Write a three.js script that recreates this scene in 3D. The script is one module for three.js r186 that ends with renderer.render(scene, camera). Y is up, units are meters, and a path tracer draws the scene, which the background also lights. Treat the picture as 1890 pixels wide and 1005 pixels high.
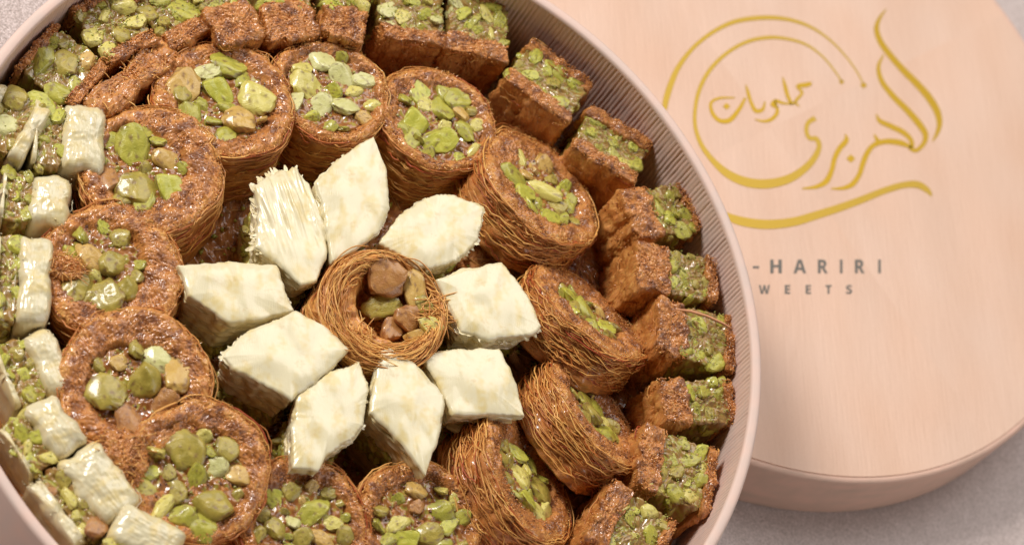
import * as THREE from 'three';
import { mergeGeometries, mergeVertices, toCreasedNormals } from 'three/addons/utils/BufferGeometryUtils.js';
import { FontLoader } from 'three/addons/loaders/FontLoader.js';
import { RectAreaLightUniformsLib } from 'three/addons/lights/RectAreaLightUniformsLib.js';
import { createNoise3D } from 'simplex-noise';

const V = (x, y, z) => new THREE.Vector3(x, y, z);
const rad = (d) => d * Math.PI / 180;

// ------------------------------------------------------------------ camera
// The box frame: origin at the middle of the box rim, y along the box axis. The box leans on the rim of its lid,
// so the table is tilted by TAU in that frame; toWorld() brings everything to a level table at y = 0.
const W = 1890, H = 1005, F = 5842.47, EL = rad(56.897), ROLL = rad(39.34), DIST = 0.92872;
const BOX_R = 0.125, BOX_H = 0.043, LID_R = 0.130, LID_T = 0.02338, PHI = -1.23407, LID_D = 0.19718, TAU = rad(6.989);
const target = V(0.02886, 0, -0.03764);
const eye = V(0, Math.sin(EL), Math.cos(EL)).multiplyScalar(DIST).add(target);
const fwd = target.clone().sub(eye).normalize();
const r0 = V(1, 0, 0), u0 = r0.clone().cross(fwd);
const right = r0.clone().multiplyScalar(Math.cos(ROLL)).addScaledVector(u0, Math.sin(ROLL));
const up = r0.clone().multiplyScalar(-Math.sin(ROLL)).addScaledVector(u0, Math.cos(ROLL));
const lidDir = V(Math.cos(PHI), 0, Math.sin(PHI));
const tableN = V(0, Math.cos(TAU), 0).addScaledVector(lidDir, Math.sin(TAU));
const tableA = lidDir.clone().multiplyScalar(Math.cos(TAU)).addScaledVector(V(0, 1, 0), -Math.sin(TAU));
const pivot = lidDir.clone().multiplyScalar(-BOX_R).add(V(0, -BOX_H, 0));
const QW = new THREE.Quaternion().setFromUnitVectors(tableN, V(0, 1, 0));
const toWorld = (p) => p.clone().sub(pivot).applyQuaternion(QW);
const dirWorld = (d) => d.clone().applyQuaternion(QW);

const scene = new THREE.Scene();
scene.background = new THREE.Color(0x000000);
const camera = new THREE.PerspectiveCamera(2 * Math.atan(H / 2 / F) * 180 / Math.PI, W / H, 0.05, 20);
camera.position.copy(toWorld(eye));
camera.quaternion.setFromRotationMatrix(new THREE.Matrix4().makeBasis(dirWorld(right), dirWorld(up), dirWorld(fwd.clone().negate())));
camera.focus = 0.925;
camera.userData.fStop = 13;
camera.updateMatrixWorld();

const renderer = new THREE.WebGLRenderer({ antialias: true });
renderer.setSize(1024, 544);
renderer.toneMapping = THREE.LinearToneMapping;
renderer.toneMappingExposure = 0.96;
renderer.shadowMap.enabled = true;

// pixel of the photograph -> ray -> point on a plane of the box frame
function ray(px, py) {
  return fwd.clone().addScaledVector(right, (px - W / 2) / F).addScaledVector(up, -(py - H / 2) / F);
}
function onPlane(px, py, O, n) {
  const d = ray(px, py);
  return eye.clone().addScaledVector(d, O.clone().sub(eye).dot(n) / d.dot(n));
}
const Y = V(0, 1, 0);
const at = (px, py, y) => onPlane(px, py, V(0, y, 0), Y);
const flatDir = (dx, dy) => at(700 + dx * 100, 570 + dy * 100, 0).sub(at(700, 570, 0)).normalize();

// ------------------------------------------------------------------ light: one big window, a soft overhead fill, an added fill at lower right
RectAreaLightUniformsLib.init();
function areaLight(pos, aim, w, h, colour, intensity) {
  const l = new THREE.RectAreaLight(colour, intensity, w, h);
  l.position.copy(pos); l.lookAt(aim); l.castShadow = true; scene.add(l);
}
const middle = toWorld(V(0, 0, 0));
const side = (dx, dy) => dirWorld(flatDir(dx, dy)).setY(0).normalize();
areaLight(middle.clone().addScaledVector(side(-0.8, -0.6), 1.45).add(V(0, 1.25, 0)), middle, 0.55, 0.55, 0xfffaf4, 40);
areaLight(middle.clone().addScaledVector(side(0.5, -0.7), 0.9).add(V(0, 1.3, 0)), middle, 1.2, 1.2, 0xfffaf6, 3.1);
areaLight(middle.clone().addScaledVector(side(0.75, 0.65), 1.3).add(V(0, 0.75, 0)), middle, 1.1, 0.9, 0xfffaf6, 2.1);  // added unseen fill, brightens the lid side and the lower-right table

// ------------------------------------------------------------------ tools
let seedState = 12345;
function rnd() { seedState = (seedState + 0x6d2b79f5) | 0; let t = Math.imul(seedState ^ (seedState >>> 15), 1 | seedState); t = (t + Math.imul(t ^ (t >>> 7), 61 | t)) ^ t; return ((t ^ (t >>> 14)) >>> 0) / 4294967296; }
const rr = (a, b) => a + (b - a) * rnd();
const noise3 = createNoise3D(rnd);
const nz = (p, l, s = 0) => noise3(p.x / l + s, p.y / l + s * 1.7, p.z / l - s * 0.6);
const mix = (a, b, t) => a + (b - a) * t;
const mix3 = (a, b, t) => [mix(a[0], b[0], t), mix(a[1], b[1], t), mix(a[2], b[2], t)];
const sstep = (a, b, x) => { const t = Math.min(1, Math.max(0, (x - a) / (b - a))); return t * t * (3 - 2 * t); };
const used = {};
function numbered(name) { used[name] = (used[name] || 0) + 1; return used[name] === 1 ? name : name + '_' + String(used[name] - 1).padStart(3, '0'); }
// a Group in the box frame: origin p, y axis n, z axis towards zdir
function thing(name, label, category, group, p, n = Y, zdir = V(0, 0, 1)) {
  const o = new THREE.Group(); o.name = numbered(name);
  const ez = zdir.clone().addScaledVector(n, -zdir.dot(n)).normalize(), ex = n.clone().cross(ez);
  o.position.copy(toWorld(p));
  o.quaternion.copy(QW).multiply(new THREE.Quaternion().setFromRotationMatrix(new THREE.Matrix4().makeBasis(ex, n, ez)));
  o.userData = { label, category };
  if (group) o.userData.group = group;
  scene.add(o);
  return o;
}
function part(name, geo, material, parent, stuff, label) {
  const m = new THREE.Mesh(geo, material); m.name = name; m.castShadow = m.receiveShadow = true;
  if (stuff) m.userData.kind = 'stuff';
  if (label) m.userData.label = label;
  parent.add(m); return m;
}
function geoFrom(pos, idx, col) {
  const g = new THREE.BufferGeometry();
  g.setAttribute('position', new THREE.Float32BufferAttribute(pos, 3));
  if (col) g.setAttribute('color', new THREE.Float32BufferAttribute(col, 3));
  g.setIndex(idx); g.computeVertexNormals(); return g;
}
// A body over a closed outline [[x, z], ...] (mm around its middle): displaced top, rounded edge, side, bottom.
// Options: h, re (edge radius), rings, sides, taper, topY(s, x, z), disp(p, zone, i/N), colour(p, zone, s)
function puck(o) {
  const N = o.outline.length, pos = [], col = [], idx = [], rings = o.rings || 20, sides = o.sides || 12, eg = 4, re = o.re;
  const rows = [];
  for (let j = 0; j < rings; j++) rows.push(['top', j / rings]);
  for (let j = 0; j <= eg; j++) rows.push(['edge', j / eg]);
  for (let j = 1; j <= sides; j++) rows.push(['side', j / sides]);
  rows.push(['under', 0.5], ['under', 1]);
  const lens = o.outline.map(([x, z]) => Math.hypot(x, z));
  rows.forEach(([zone, t], j) => {
    for (let i = 0; i < N; i++) {
      const [ox, oz] = o.outline[i], L = lens[i], dx = ox / L, dz = oz / L;
      let s, y, nx = 0, ny = 0;
      if (zone === 'top') { s = t * (1 - re / L); y = o.h; ny = 1; }
      else if (zone === 'edge') { const a = t * Math.PI / 2; s = 1 - re / L * (1 - Math.sin(a)); y = o.h - re * (1 - Math.cos(a)); nx = Math.sin(a); ny = Math.cos(a); }
      else if (zone === 'side') { s = 1 + (o.taper || 0) * t; y = (o.h - re) * (1 - t); nx = 1; }
      else { s = (1 + (o.taper || 0)) * (1 - t); y = 0; ny = -1; }
      const p = V(ox * s, y, oz * s), sTop = zone === 'top' || zone === 'edge' ? s : 1;
      if (o.topY) p.y += o.topY(sTop, p.x, p.z) * (zone === 'side' ? 1 - t : zone === 'under' ? 0 : 1);
      const d = zone === 'under' ? 0 : o.disp(p, zone, i / N, sTop);
      const q = V(p.x + dx * nx * d, p.y + ny * d, p.z + dz * nx * d);
      pos.push(q.x, q.y, q.z);
      col.push(...o.colour(p, zone, sTop, d));
    }
    if (j) for (let i = 0; i < N; i++) {
      const a = (j - 1) * N + i, b = (j - 1) * N + (i + 1) % N, c = j * N + i, d = j * N + (i + 1) % N;
      if (j > 1) idx.push(a, b, c); idx.push(b, d, c);
    }
  });
  // orientation: outline runs so that (b - a) x down is outward
  let area = 0; for (let i = 0; i < N; i++) { const [x, z] = o.outline[i], [x2, z2] = o.outline[(i + 1) % N]; area += x * z2 - x2 * z; }
  if (area > 0) for (let i = 0; i < idx.length; i += 3) { const t = idx[i + 1]; idx[i + 1] = idx[i + 2]; idx[i + 2] = t; }
  const g = geoFrom(pos, idx, col), uv = [];
  for (let i = 0; i < pos.length; i += 3) uv.push((pos[i] + pos[i + 1] * .31) / .026, (pos[i + 2] + pos[i + 1]) / .026);
  g.setAttribute('uv', new THREE.Float32BufferAttribute(uv, 2));
  return g;
}
const CUT = 0.09;
function resample(poly, N, smooth) {
  let c = poly.map(([x, z]) => [x, z]);
  if (smooth) for (let k = 0; k < smooth; k++) { const q = []; for (let i = 0; i < c.length; i++) { const a = c[i], b = c[(i + 1) % c.length]; q.push([a[0] * (1 - CUT) + b[0] * CUT, a[1] * (1 - CUT) + b[1] * CUT], [a[0] * CUT + b[0] * (1 - CUT), a[1] * CUT + b[1] * (1 - CUT)]); } c = q; }
  const d = [0]; for (let i = 0; i < c.length; i++) { const a = c[i], b = c[(i + 1) % c.length]; d.push(d[i] + Math.hypot(b[0] - a[0], b[1] - a[1])); }
  const out = []; let k = 0;
  for (let i = 0; i < N; i++) {
    const t = i / N * d[c.length]; while (d[k + 1] < t) k++;
    const u = (t - d[k]) / (d[k + 1] - d[k] || 1), a = c[k], b = c[(k + 1) % c.length];
    out.push([mix(a[0], b[0], u), mix(a[1], b[1], u)]);
  }
  return out;
}
// three-sided thread through points
function thread(pts, r, out, colour) {
  const base = out.pos.length / 3, n = pts.length;
  for (let i = 0; i < n; i++) {
    const t = pts[Math.min(n - 1, i + 1)].clone().sub(pts[Math.max(0, i - 1)]).normalize();
    const a = Math.abs(t.y) < 0.9 ? V(0, 1, 0) : V(1, 0, 0), u = t.clone().cross(a).normalize(), w = t.clone().cross(u);
    for (let k = 0; k < 3; k++) {
      const f = k * 2.0944, rad_ = r * (i === 0 || i === n - 1 ? 0.5 : 1);
      out.pos.push(pts[i].x + (u.x * Math.cos(f) + w.x * Math.sin(f)) * rad_, pts[i].y + (u.y * Math.cos(f) + w.y * Math.sin(f)) * rad_, pts[i].z + (u.z * Math.cos(f) + w.z * Math.sin(f)) * rad_);
      out.col.push(...colour);
    }
    if (i) for (let k = 0; k < 3; k++) {
      const a0 = base + (i - 1) * 3 + k, b0 = base + (i - 1) * 3 + (k + 1) % 3, c0 = a0 + 3, d0 = b0 + 3;
      out.idx.push(a0, b0, c0, b0, d0, c0);
    }
  }
}
const bag = () => ({ pos: [], col: [], idx: [] });
const bagGeo = (b) => geoFrom(b.pos, b.idx, b.col);
// little crumb: squashed octahedron
function crumb(out, p, r, colour) {
  const b = out.pos.length / 3, e = new THREE.Euler(rr(0, 6), rr(0, 6), rr(0, 6));
  for (const [x, y, z] of [[1, 0, 0], [-1, 0, 0], [0, 1, 0], [0, -1, 0], [0, 0, 1], [0, 0, -1]]) {
    const v = V(x * rr(.7, 1.5), y * rr(.6, 1), z * rr(.6, 1)).multiplyScalar(r).applyEuler(e).add(p);
    out.pos.push(v.x, v.y, v.z); out.col.push(...colour);
  }
  for (const [i, j, k] of [[0, 2, 4], [2, 1, 4], [1, 3, 4], [3, 0, 4], [2, 0, 5], [1, 2, 5], [3, 1, 5], [0, 3, 5]]) out.idx.push(b + i, b + j, b + k);
}

// ------------------------------------------------------------------ materials
function dataTexture(n, fn, colour) {
  const d = new Uint8Array(n * n * 4);
  for (let y = 0; y < n; y++) for (let x = 0; x < n; x++) { const c = fn(x, y, n), k = (y * n + x) * 4; d[k] = c[0]; d[k + 1] = c[1]; d[k + 2] = c[2]; d[k + 3] = 255; }
  const t = new THREE.DataTexture(d, n, n); t.wrapS = t.wrapT = THREE.RepeatWrapping; t.magFilter = THREE.LinearFilter; t.minFilter = THREE.LinearMipmapLinearFilter; t.generateMipmaps = true;
  if (colour) t.colorSpace = THREE.SRGBColorSpace;
  t.needsUpdate = true; return t;
}
const tileNoise = (x, y, n, l, s) => { // seamless: noise on a torus-like circle pair folded to 3D by blending
  const u = x / n, v = y / n, a = noise3(x / l, y / l, s), b = noise3((x - n) / l, y / l, s), c = noise3(x / l, (y - n) / l, s), d = noise3((x - n) / l, (y - n) / l, s);
  return mix(mix(a, b, u), mix(c, d, u), v);
};
const clampByte = (v) => Math.max(0, Math.min(255, v));
const clothMap = dataTexture(1024, (x, y, n) => {
  const f = tileNoise(x, y, n, 2.2, 1) * 30 + tileNoise(x, y, n, 4.5, 2) * 34 + tileNoise(x, y, n, 40, 3) * 6 + (rnd() - .5) * 30;
  return [clampByte(198 + f), clampByte(183 + f), clampByte(178 + f * 1.05)];
}, true);
const clothBump = dataTexture(1024, (x, y, n) => { const f = clampByte(128 + tileNoise(x, y, n, 2.4, 5) * 70 + tileNoise(x, y, n, 6, 6) * 50); return [f, f, f]; });
const M = {};
M.cloth = new THREE.MeshStandardMaterial({ map: clothMap, bumpMap: clothBump, bumpScale: 0.0005, roughness: 0.5 });
const woodMap = dataTexture(1024, (x, y, n) => {
  const a = 0.62, X = x * Math.cos(a) + y * Math.sin(a), Yy = -x * Math.sin(a) + y * Math.cos(a);
  const w = noise3(X / 300, Yy / 60, 9) * 12;
  const g = noise3(X / 160, (Yy + w) / 7, 1) * 2.5 + noise3(X / 60, (Yy + w) / 2.6, 2) * 2 - (noise3(X / 9, Yy / 1.5, 31) > .75 ? 7 : 0) + noise3(X / 240, Yy / 90, 3) * 6 + (rnd() - .5) * 5;
  const pk = noise3(X / 150, Yy / 110, 7) * 4;
  return [clampByte(227 + g * .6), clampByte(191 + g * .7 - pk * .6), clampByte(168 + g * .8 - pk)];
}, true);
const woodBump = dataTexture(1024, (x, y, n) => {
  const a = 0.62, X = x * Math.cos(a) + y * Math.sin(a), Yy = -x * Math.sin(a) + y * Math.cos(a), f = clampByte(128 + noise3(X / 70, Yy / 3, 12) * 60 + noise3(X / 30, Yy / 8, 13) * 40);
  return [f, f, f];
});
M.lidTop = new THREE.MeshStandardMaterial({ map: woodMap, bumpMap: woodBump, bumpScale: 0.00012, roughness: 0.55 });
M.wood = new THREE.MeshStandardMaterial({ vertexColors: true, roughness: 0.6 });
M.gold = new THREE.MeshStandardMaterial({ color: 0xb08d24, roughness: 0.36, metalness: 0.75 });
M.goldBright = new THREE.MeshStandardMaterial({ color: 0xb9983a, roughness: 0.42, metalness: 0.7 });
M.ink = new THREE.MeshStandardMaterial({ color: 0x6f6c66, roughness: 0.7 });
const grainBump = dataTexture(512, (x, y, n) => { const f = clampByte(118 + tileNoise(x, y, n, 5, 21) * 62 + tileNoise(x, y, n, 11, 22) * 50 + (rnd() - .5) * 40); return [f, f, f]; });
M.kunafa = new THREE.MeshPhysicalMaterial({ vertexColors: true, bumpMap: grainBump, bumpScale: 0.00036, roughness: 0.5, clearcoat: 0.9, clearcoatRoughness: 0.14 });
M.crumb = new THREE.MeshPhysicalMaterial({ vertexColors: true, roughness: 0.45, clearcoat: 0.9, clearcoatRoughness: 0.08 });
M.strand = new THREE.MeshPhysicalMaterial({ vertexColors: true, roughness: 0.5, clearcoat: 0.3, clearcoatRoughness: 0.3 });
M.nut = new THREE.MeshPhysicalMaterial({ vertexColors: true, bumpMap: grainBump, bumpScale: 0.00016, roughness: 0.4, clearcoat: 0.5, clearcoatRoughness: 0.14 });
const sheetBump = dataTexture(512, (x, y, n) => { const f = clampByte(128 + tileNoise(x * 3, y / 3, n, 20, 41) * 40 + noise3(x / 4, y / 60, 42) * 26 + noise3(x / 26, y / 9, 43) * 26); return [f, f, f]; });
M.phyllo = new THREE.MeshPhysicalMaterial({ vertexColors: true, bumpMap: sheetBump, bumpScale: 0.00006, roughness: 0.38, clearcoat: 0.9, clearcoatRoughness: 0.16 });
M.syrup = new THREE.MeshPhysicalMaterial({ vertexColors: true, roughness: 0.3, clearcoat: 0.9, clearcoatRoughness: 0.14 });

// ------------------------------------------------------------------ setting: the table
{
  const g = new THREE.PlaneGeometry(2.4, 2.4); g.rotateX(-Math.PI / 2);
  const uv = g.attributes.uv; for (let i = 0; i < uv.count; i++) uv.setXY(i, uv.getX(i) * 2.4 / 0.22, uv.getY(i) * 2.4 / 0.22);
  const t = new THREE.Mesh(g, M.cloth); t.name = 'table_top'; t.receiveShadow = true; t.userData = { kind: 'structure', label: 'grey speckled table surface under the box and lid', category: 'table' }; scene.add(t);
}

// ------------------------------------------------------------------ the lid with its print
const lidBase = pivot.clone().addScaledVector(tableA, BOX_R * Math.cos(TAU) + LID_D);
const lidTopO = lidBase.clone().addScaledVector(tableN, LID_T);
function ringWall(profile, seg, colour, groove) {   // profile [[r, y, grooved]]
  const pos = [], col = [], idx = [], n = profile.length;
  profile.forEach(([r, y, g], j) => {
    for (let i = 0; i < seg; i++) {
      const a = i / seg * Math.PI * 2, q = r + (g ? groove(i, y) : 0), p = V(Math.cos(a) * q, y, Math.sin(a) * q);
      pos.push(p.x, p.y, p.z); col.push(...colour(a, y, r, p));
      if (j) { const A = (j - 1) * seg + i, B = (j - 1) * seg + (i + 1) % seg, C = j * seg + i, D = j * seg + (i + 1) % seg; idx.push(A, C, B, B, C, D); }
    }
  });
  return geoFrom(pos, idx, col);
}
const woodTone = [0.76, 0.53, 0.41], woodPink = [0.68, 0.42, 0.33], boxTone = [0.80, 0.62, 0.54];
const lid = thing('box_lid', 'round pale wooden box lid with gold calligraphy, lying on table under box edge', 'lid', null, lidBase, tableN, tableA);
{
  const R = LID_R, T = LID_T;
  const g = new THREE.CylinderGeometry(R - 0.0022, R - 0.0022, 0.003, 200, 1); g.translate(0, T - 0.0015, 0);
  const p = g.attributes.position, uv = g.attributes.uv; for (let i = 0; i < p.count; i++) uv.setXY(i, p.getX(i) / 0.28, p.getZ(i) / 0.28);
  part('top_panel', g, M.lidTop, lid);
  const prof = [[R - 0.0035, 0.0003], [R - 0.0004, 0.0003], [R, 0.0008]];
  for (let k = 1; k < 9; k++) prof.push([R, 0.0008 + (T - 0.0022) * k / 9]);
  prof.push([R, T - 0.0014], [R - 0.0004, T - 0.0007], [R - 0.001, T - 0.0003], [R - 0.0018, T - 0.0002], [R - 0.0024, T - 0.0006], [R - 0.0035, T - 0.0025], [R - 0.0035, 0.0003]);
  const band = part('side_band', ringWall(prof, 720, (a, y, r, p) => {
    const g1 = noise3(a * 9, y * 1400, 3) * .10 + noise3(a * 30, y * 3000, 4) * .06 + noise3(a * 3, y * 300, 5) * .08;
    return mix3(woodTone, woodPink, .5 + g1 * 2).map((c) => c * (1 + g1));
  }), M.wood, lid);
}
// print: flat foil on the lid, traced on the lid's own plane
const lidX = tableN.clone().cross(tableA).normalize();
const lidInv = (px, py) => { const p = onPlane(px, py, lidTopO, tableN).sub(lidTopO); return [p.dot(lidX), p.dot(tableA)]; };
function flatShape(px, holes) {
  const s = new THREE.Shape(px.map(([x, y]) => { const q = lidInv(x, y); return new THREE.Vector2(q[0], -q[1]); }));
  for (const h of holes || []) s.holes.push(new THREE.Path(h.map(([x, y]) => { const q = lidInv(x, y); return new THREE.Vector2(q[0], -q[1]); })));
  const g = new THREE.ExtrudeGeometry(s, { depth: 0.00008, bevelEnabled: false }); g.rotateX(-Math.PI / 2); g.translate(0, LID_T + 0.00005, 0); return g;
}
function brush(points) {   // [x, y, w] in photograph pixels -> tapered stroke
  const c = new THREE.CatmullRomCurve3(points.map(([x, y, w]) => V(x, y, w)), false, 'centripetal'), n = points.length * 9, L = [], R = [];
  for (let i = 0; i <= n; i++) {
    const p = c.getPoint(i / n), t = c.getTangent(i / n), l = Math.hypot(t.x, t.y) || 1, w = Math.max(0.6, p.z) / 2;
    L.push([p.x - t.y / l * w, p.y + t.x / l * w]); R.unshift([p.x + t.y / l * w, p.y - t.x / l * w]);
  }
  return flatShape(L.concat(R));
}
const z7 = (a) => a.map(([x, y, w]) => [1190 + x / 2.7, y / 2.7, w / 2.7]);
const diamondDot = (x, y, r) => flatShape([[x - r, y], [x, y - r * .9], [x + r, y], [x, y + r * .9]]);
{
  const bright = [
    brush(z7([[98, 545, 24], [108, 490, 30], [130, 420, 30], [165, 340, 26], [240, 240, 20], [340, 160, 20], [450, 108, 22], [600, 88, 22], [720, 98, 18], [830, 136, 14], [930, 205, 10], [1010, 290, 8], [1060, 360, 7], [1090, 418, 7]])),
    brush(z7([[982, 405, 7], [945, 350, 8], [880, 275, 9], [800, 220, 12], [700, 192, 15], [620, 187, 18], [520, 205, 18], [420, 257, 18], [330, 342, 20], [275, 440, 20], [252, 540, 18], [252, 630, 18], [282, 720, 22], [340, 800, 28], [420, 870, 40], [520, 910, 46], [620, 915, 46], [720, 890, 42], [800, 838, 36], [850, 780, 30], [870, 725, 24], [855, 692, 24], [822, 688, 20], [806, 652, 20], [815, 612, 22], [850, 588, 26]])),
    brush([[1334, 392, 6], [1355, 404, 15], [1389, 412, 17], [1422, 414, 17], [1466, 409, 16], [1507, 397, 15], [1551, 383, 14], [1592, 368, 13], [1635, 351, 12], [1671, 341, 12], [1695, 341, 13], [1712, 351, 10], [1720, 361, 4]]),
  ];
  const dark = [
    [[1000, 668, 5], [1006, 698, 24], [972, 740, 26], [947, 790, 24], [932, 850, 24], [905, 903, 28], [860, 929, 20], [785, 940, 6]],
    [[1155, 568, 5], [1170, 600, 20], [1230, 630, 26], [1290, 660, 26], [1328, 698, 22], [1335, 735, 20]],
    [[1330, 735, 14], [1280, 713, 28], [1200, 705, 26], [1140, 725, 24], [1110, 762, 26], [1086, 820, 26], [1070, 870, 24], [1035, 918, 26], [990, 937, 18], [930, 940, 6]],
    [[1143, 668, 5], [1162, 702, 24]],
    [[1192, 272, 6], [1166, 330, 18], [1180, 400, 24], [1240, 480, 28], [1310, 550, 30], [1370, 620, 32], [1400, 670, 28], [1393, 712, 22], [1350, 750, 20], [1318, 735, 18]],
    [[1206, 44, 3], [1172, 90, 16], [1156, 140, 24], [1172, 200, 28], [1220, 270, 30], [1290, 350, 32], [1360, 420, 34], [1420, 490, 36], [1460, 560, 34], [1470, 620, 26], [1456, 668, 18], [1434, 706, 4]],
    [[832, 416, 18], [800, 424, 24], [762, 430, 16], [784, 462, 14], [752, 508, 14], [772, 532, 4]],
    [[688, 384, 4], [700, 430, 18], [714, 480, 18], [734, 514, 16], [752, 512, 10]],
    [[735, 518, 10], [690, 514, 12], [652, 504, 20], [636, 522, 18], [657, 534, 16], [660, 562, 18], [630, 595, 18], [590, 604, 12], [550, 595, 5]],
    [[504, 422, 4], [515, 460, 16], [530, 510, 16], [556, 553, 20], [588, 545, 16], [600, 505, 6]],
    [[502, 488, 12], [470, 545, 20], [420, 600, 24], [372, 600, 20], [337, 562, 18], [331, 512, 14], [370, 490, 12], [450, 487, 6]],
  ].map((s) => brush(z7(s)));
  dark.push(diamondDot(1190 + 1092 / 2.7, 425 / 2.7, 6.6), diamondDot(1190 + 982 / 2.7, 408 / 2.7, 5.2), diamondDot(1190 + 1028 / 2.7, 790 / 2.7, 8.5), diamondDot(1190 + 408 / 2.7, 530 / 2.7, 7));
  for (const g of bright) part('gold_stroke', g, M.goldBright, lid);
  for (const g of dark) part('gold_letter', g, M.gold, lid);
  const font = await new FontLoader().loadAsync('fonts/droid/droid_sans_bold.typeface.json');
  const letter = (ch, x0, x1, y0, y1) => {
    const shapes = font.generateShapes(ch, 100); let a = 1e9, b = -1e9, c = 1e9, d = -1e9;
    const ex = shapes.map((s) => s.extractPoints(5));
    for (const e of ex) for (const p of e.shape) { a = Math.min(a, p.x); b = Math.max(b, p.x); c = Math.min(c, p.y); d = Math.max(d, p.y); }
    const f = (p) => [x0 + (p.x - a) / (b - a) * (x1 - x0), y1 - (p.y - c) / (d - c) * (y1 - y0)];
    part('printed_letter', mergeGeometries(ex.map((e) => flatShape(e.shape.map(f), e.holes.map((h) => h.map(f))))), M.ink, lid);
  };
  for (const [ch, x0, x1] of [['H', 1422, 1443], ['A', 1465, 1488], ['R', 1510, 1528], ['R', 1578.5, 1596]]) letter(ch, x0, x1, 479, 504);
  for (const x of [1550.8, 1621.5]) part('printed_letter', flatShape([[x, 479], [x + 4.4, 479], [x + 4.4, 504], [x, 504]]), M.ink, lid);
  for (const [ch, x0, x1] of [['W', 1401, 1421], ['E', 1449, 1458.5], ['E', 1487.5, 1497], ['T', 1524, 1535], ['S', 1562, 1573]]) letter(ch, x0, x1, 526, 542);
  part('printed_letter', flatShape([[1390, 491], [1401, 491], [1401, 495], [1390, 495]]), M.ink, lid);
}

// ------------------------------------------------------------------ the round box, leaning on the lid
const FLOOR = -0.0385;   // inner floor in the box frame
const box = thing('serving_box', 'open round wooden box with ribbed inner wall, filled with pastries', 'box', null, V(0, -BOX_H, 0));
{
  const R = BOX_R, T = BOX_H, I = R - 0.0034, prof = [[I - 0.002, 0.0002], [R - 0.0005, 0.0002], [R, 0.0007]];
  for (let k = 1; k < 6; k++) prof.push([R, T * k / 6]);
  prof.push([R, T - 0.0012], [R - 0.0003, T - 0.0005], [R - 0.0009, T - 0.0001], [R - 0.0017, T], [I + 0.0008, T - 0.0001], [I + 0.0003, T - 0.0004], [I, T - 0.001], [I, T - 0.0016, 0]);
  for (let k = 0; k < 10; k++) prof.push([I, T - 0.0022 - k / 10 * (T - 0.006), 1]);
  prof.push([I, 0.003, 0]);
  const seg = 2700;
  part('wall', ringWall(prof, seg, (a, y, r, p) => {
    const inner = r <= I + 0.0001;
    const g1 = (inner ? noise3(a * 260, y * 60, 8) * .05 : noise3(a * 14, y * 900, 8) * .07) + nz(p, 0.006, 3) * .05 + nz(p, 0.03, 5) * .06;
    return mix3(boxTone, woodPink, Math.max(0, .25 + g1 * 2.4)).map((c) => c * (1 + g1));
  }, (i, y) => (i % 5 < 2 ? 0.00022 : 0) * (0.7 + 0.6 * noise3(Math.floor(i / 5) * 1.7, y * 40, 2)) + noise3(i * .2, y * 150, 6) * 0.00008), M.wood, box);
  const fl = new THREE.CylinderGeometry(R - 0.0045, R - 0.0045, 0.0035, 160, 1); fl.translate(0, BOX_H + FLOOR - 0.00175, 0);
  part('floor_panel', fl, new THREE.MeshStandardMaterial({ color: new THREE.Color().setRGB(...boxTone), roughness: 0.6 }), box);
}

// ------------------------------------------------------------------ the shredded pastry under everything (built after its look is defined)
function pastryBed() {
  const g = thing('pastry_bed', 'brown shredded pastry layer covering the box floor, glimpsed in the gaps between pieces', 'pastry', null, V(0, FLOOR + .0001, 0));
  const o = []; for (let i = 0; i < 360; i++) { const a = -i / 360 * 6.28319; o.push([Math.cos(a) * .119, Math.sin(a) * .119]); }
  part('shredded_layer', puck({ outline: o, h: .006, re: .001, rings: 110, sides: 4, topY: () => 0, disp: (p, zone) => zone === 'top' ? nz(p, .0035, 3) * .0009 + nz(p, .0016, 8) * .0006 : 0, colour: (p) => kunafaColour(p, 3, .45) }), M.kunafa, g);
  const b = bag();
  for (let k = 0; k < 2600; k++) {
    const a = rr(0, 6.283), q = Math.sqrt(rnd()) * .112, p = V(Math.cos(a) * q, .0064, Math.sin(a) * q), e = V(rr(-1, 1), rr(-.1, .2), rr(-1, 1)).normalize().multiplyScalar(rr(.003, .009));
    thread([p, p.clone().addScaledVector(e, .5).add(V(rr(-.0008, .0008), .0004, rr(-.0008, .0008))), p.clone().add(e)], rr(.00014, .00026), b, mix3(KD, KG, rr(.2, .9)));
  }
  part('pastry_strands', bagGeo(b), M.strand, g, true);
  const c = bag();
  for (let k = 0; k < 1500; k++) { const a = rr(0, 6.283), q = Math.sqrt(rnd()) * .085; crumb(c, V(Math.cos(a) * q, .0068, Math.sin(a) * q), rr(.0005, .0013), rnd() < .7 ? mix3([0.28, 0.28, 0.03], [0.56, 0.50, 0.08], rnd()) : [0.42, 0.2, 0.06]); }
  part('pistachio_crumbs', bagGeo(c), M.crumb, g, true);
}

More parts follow.
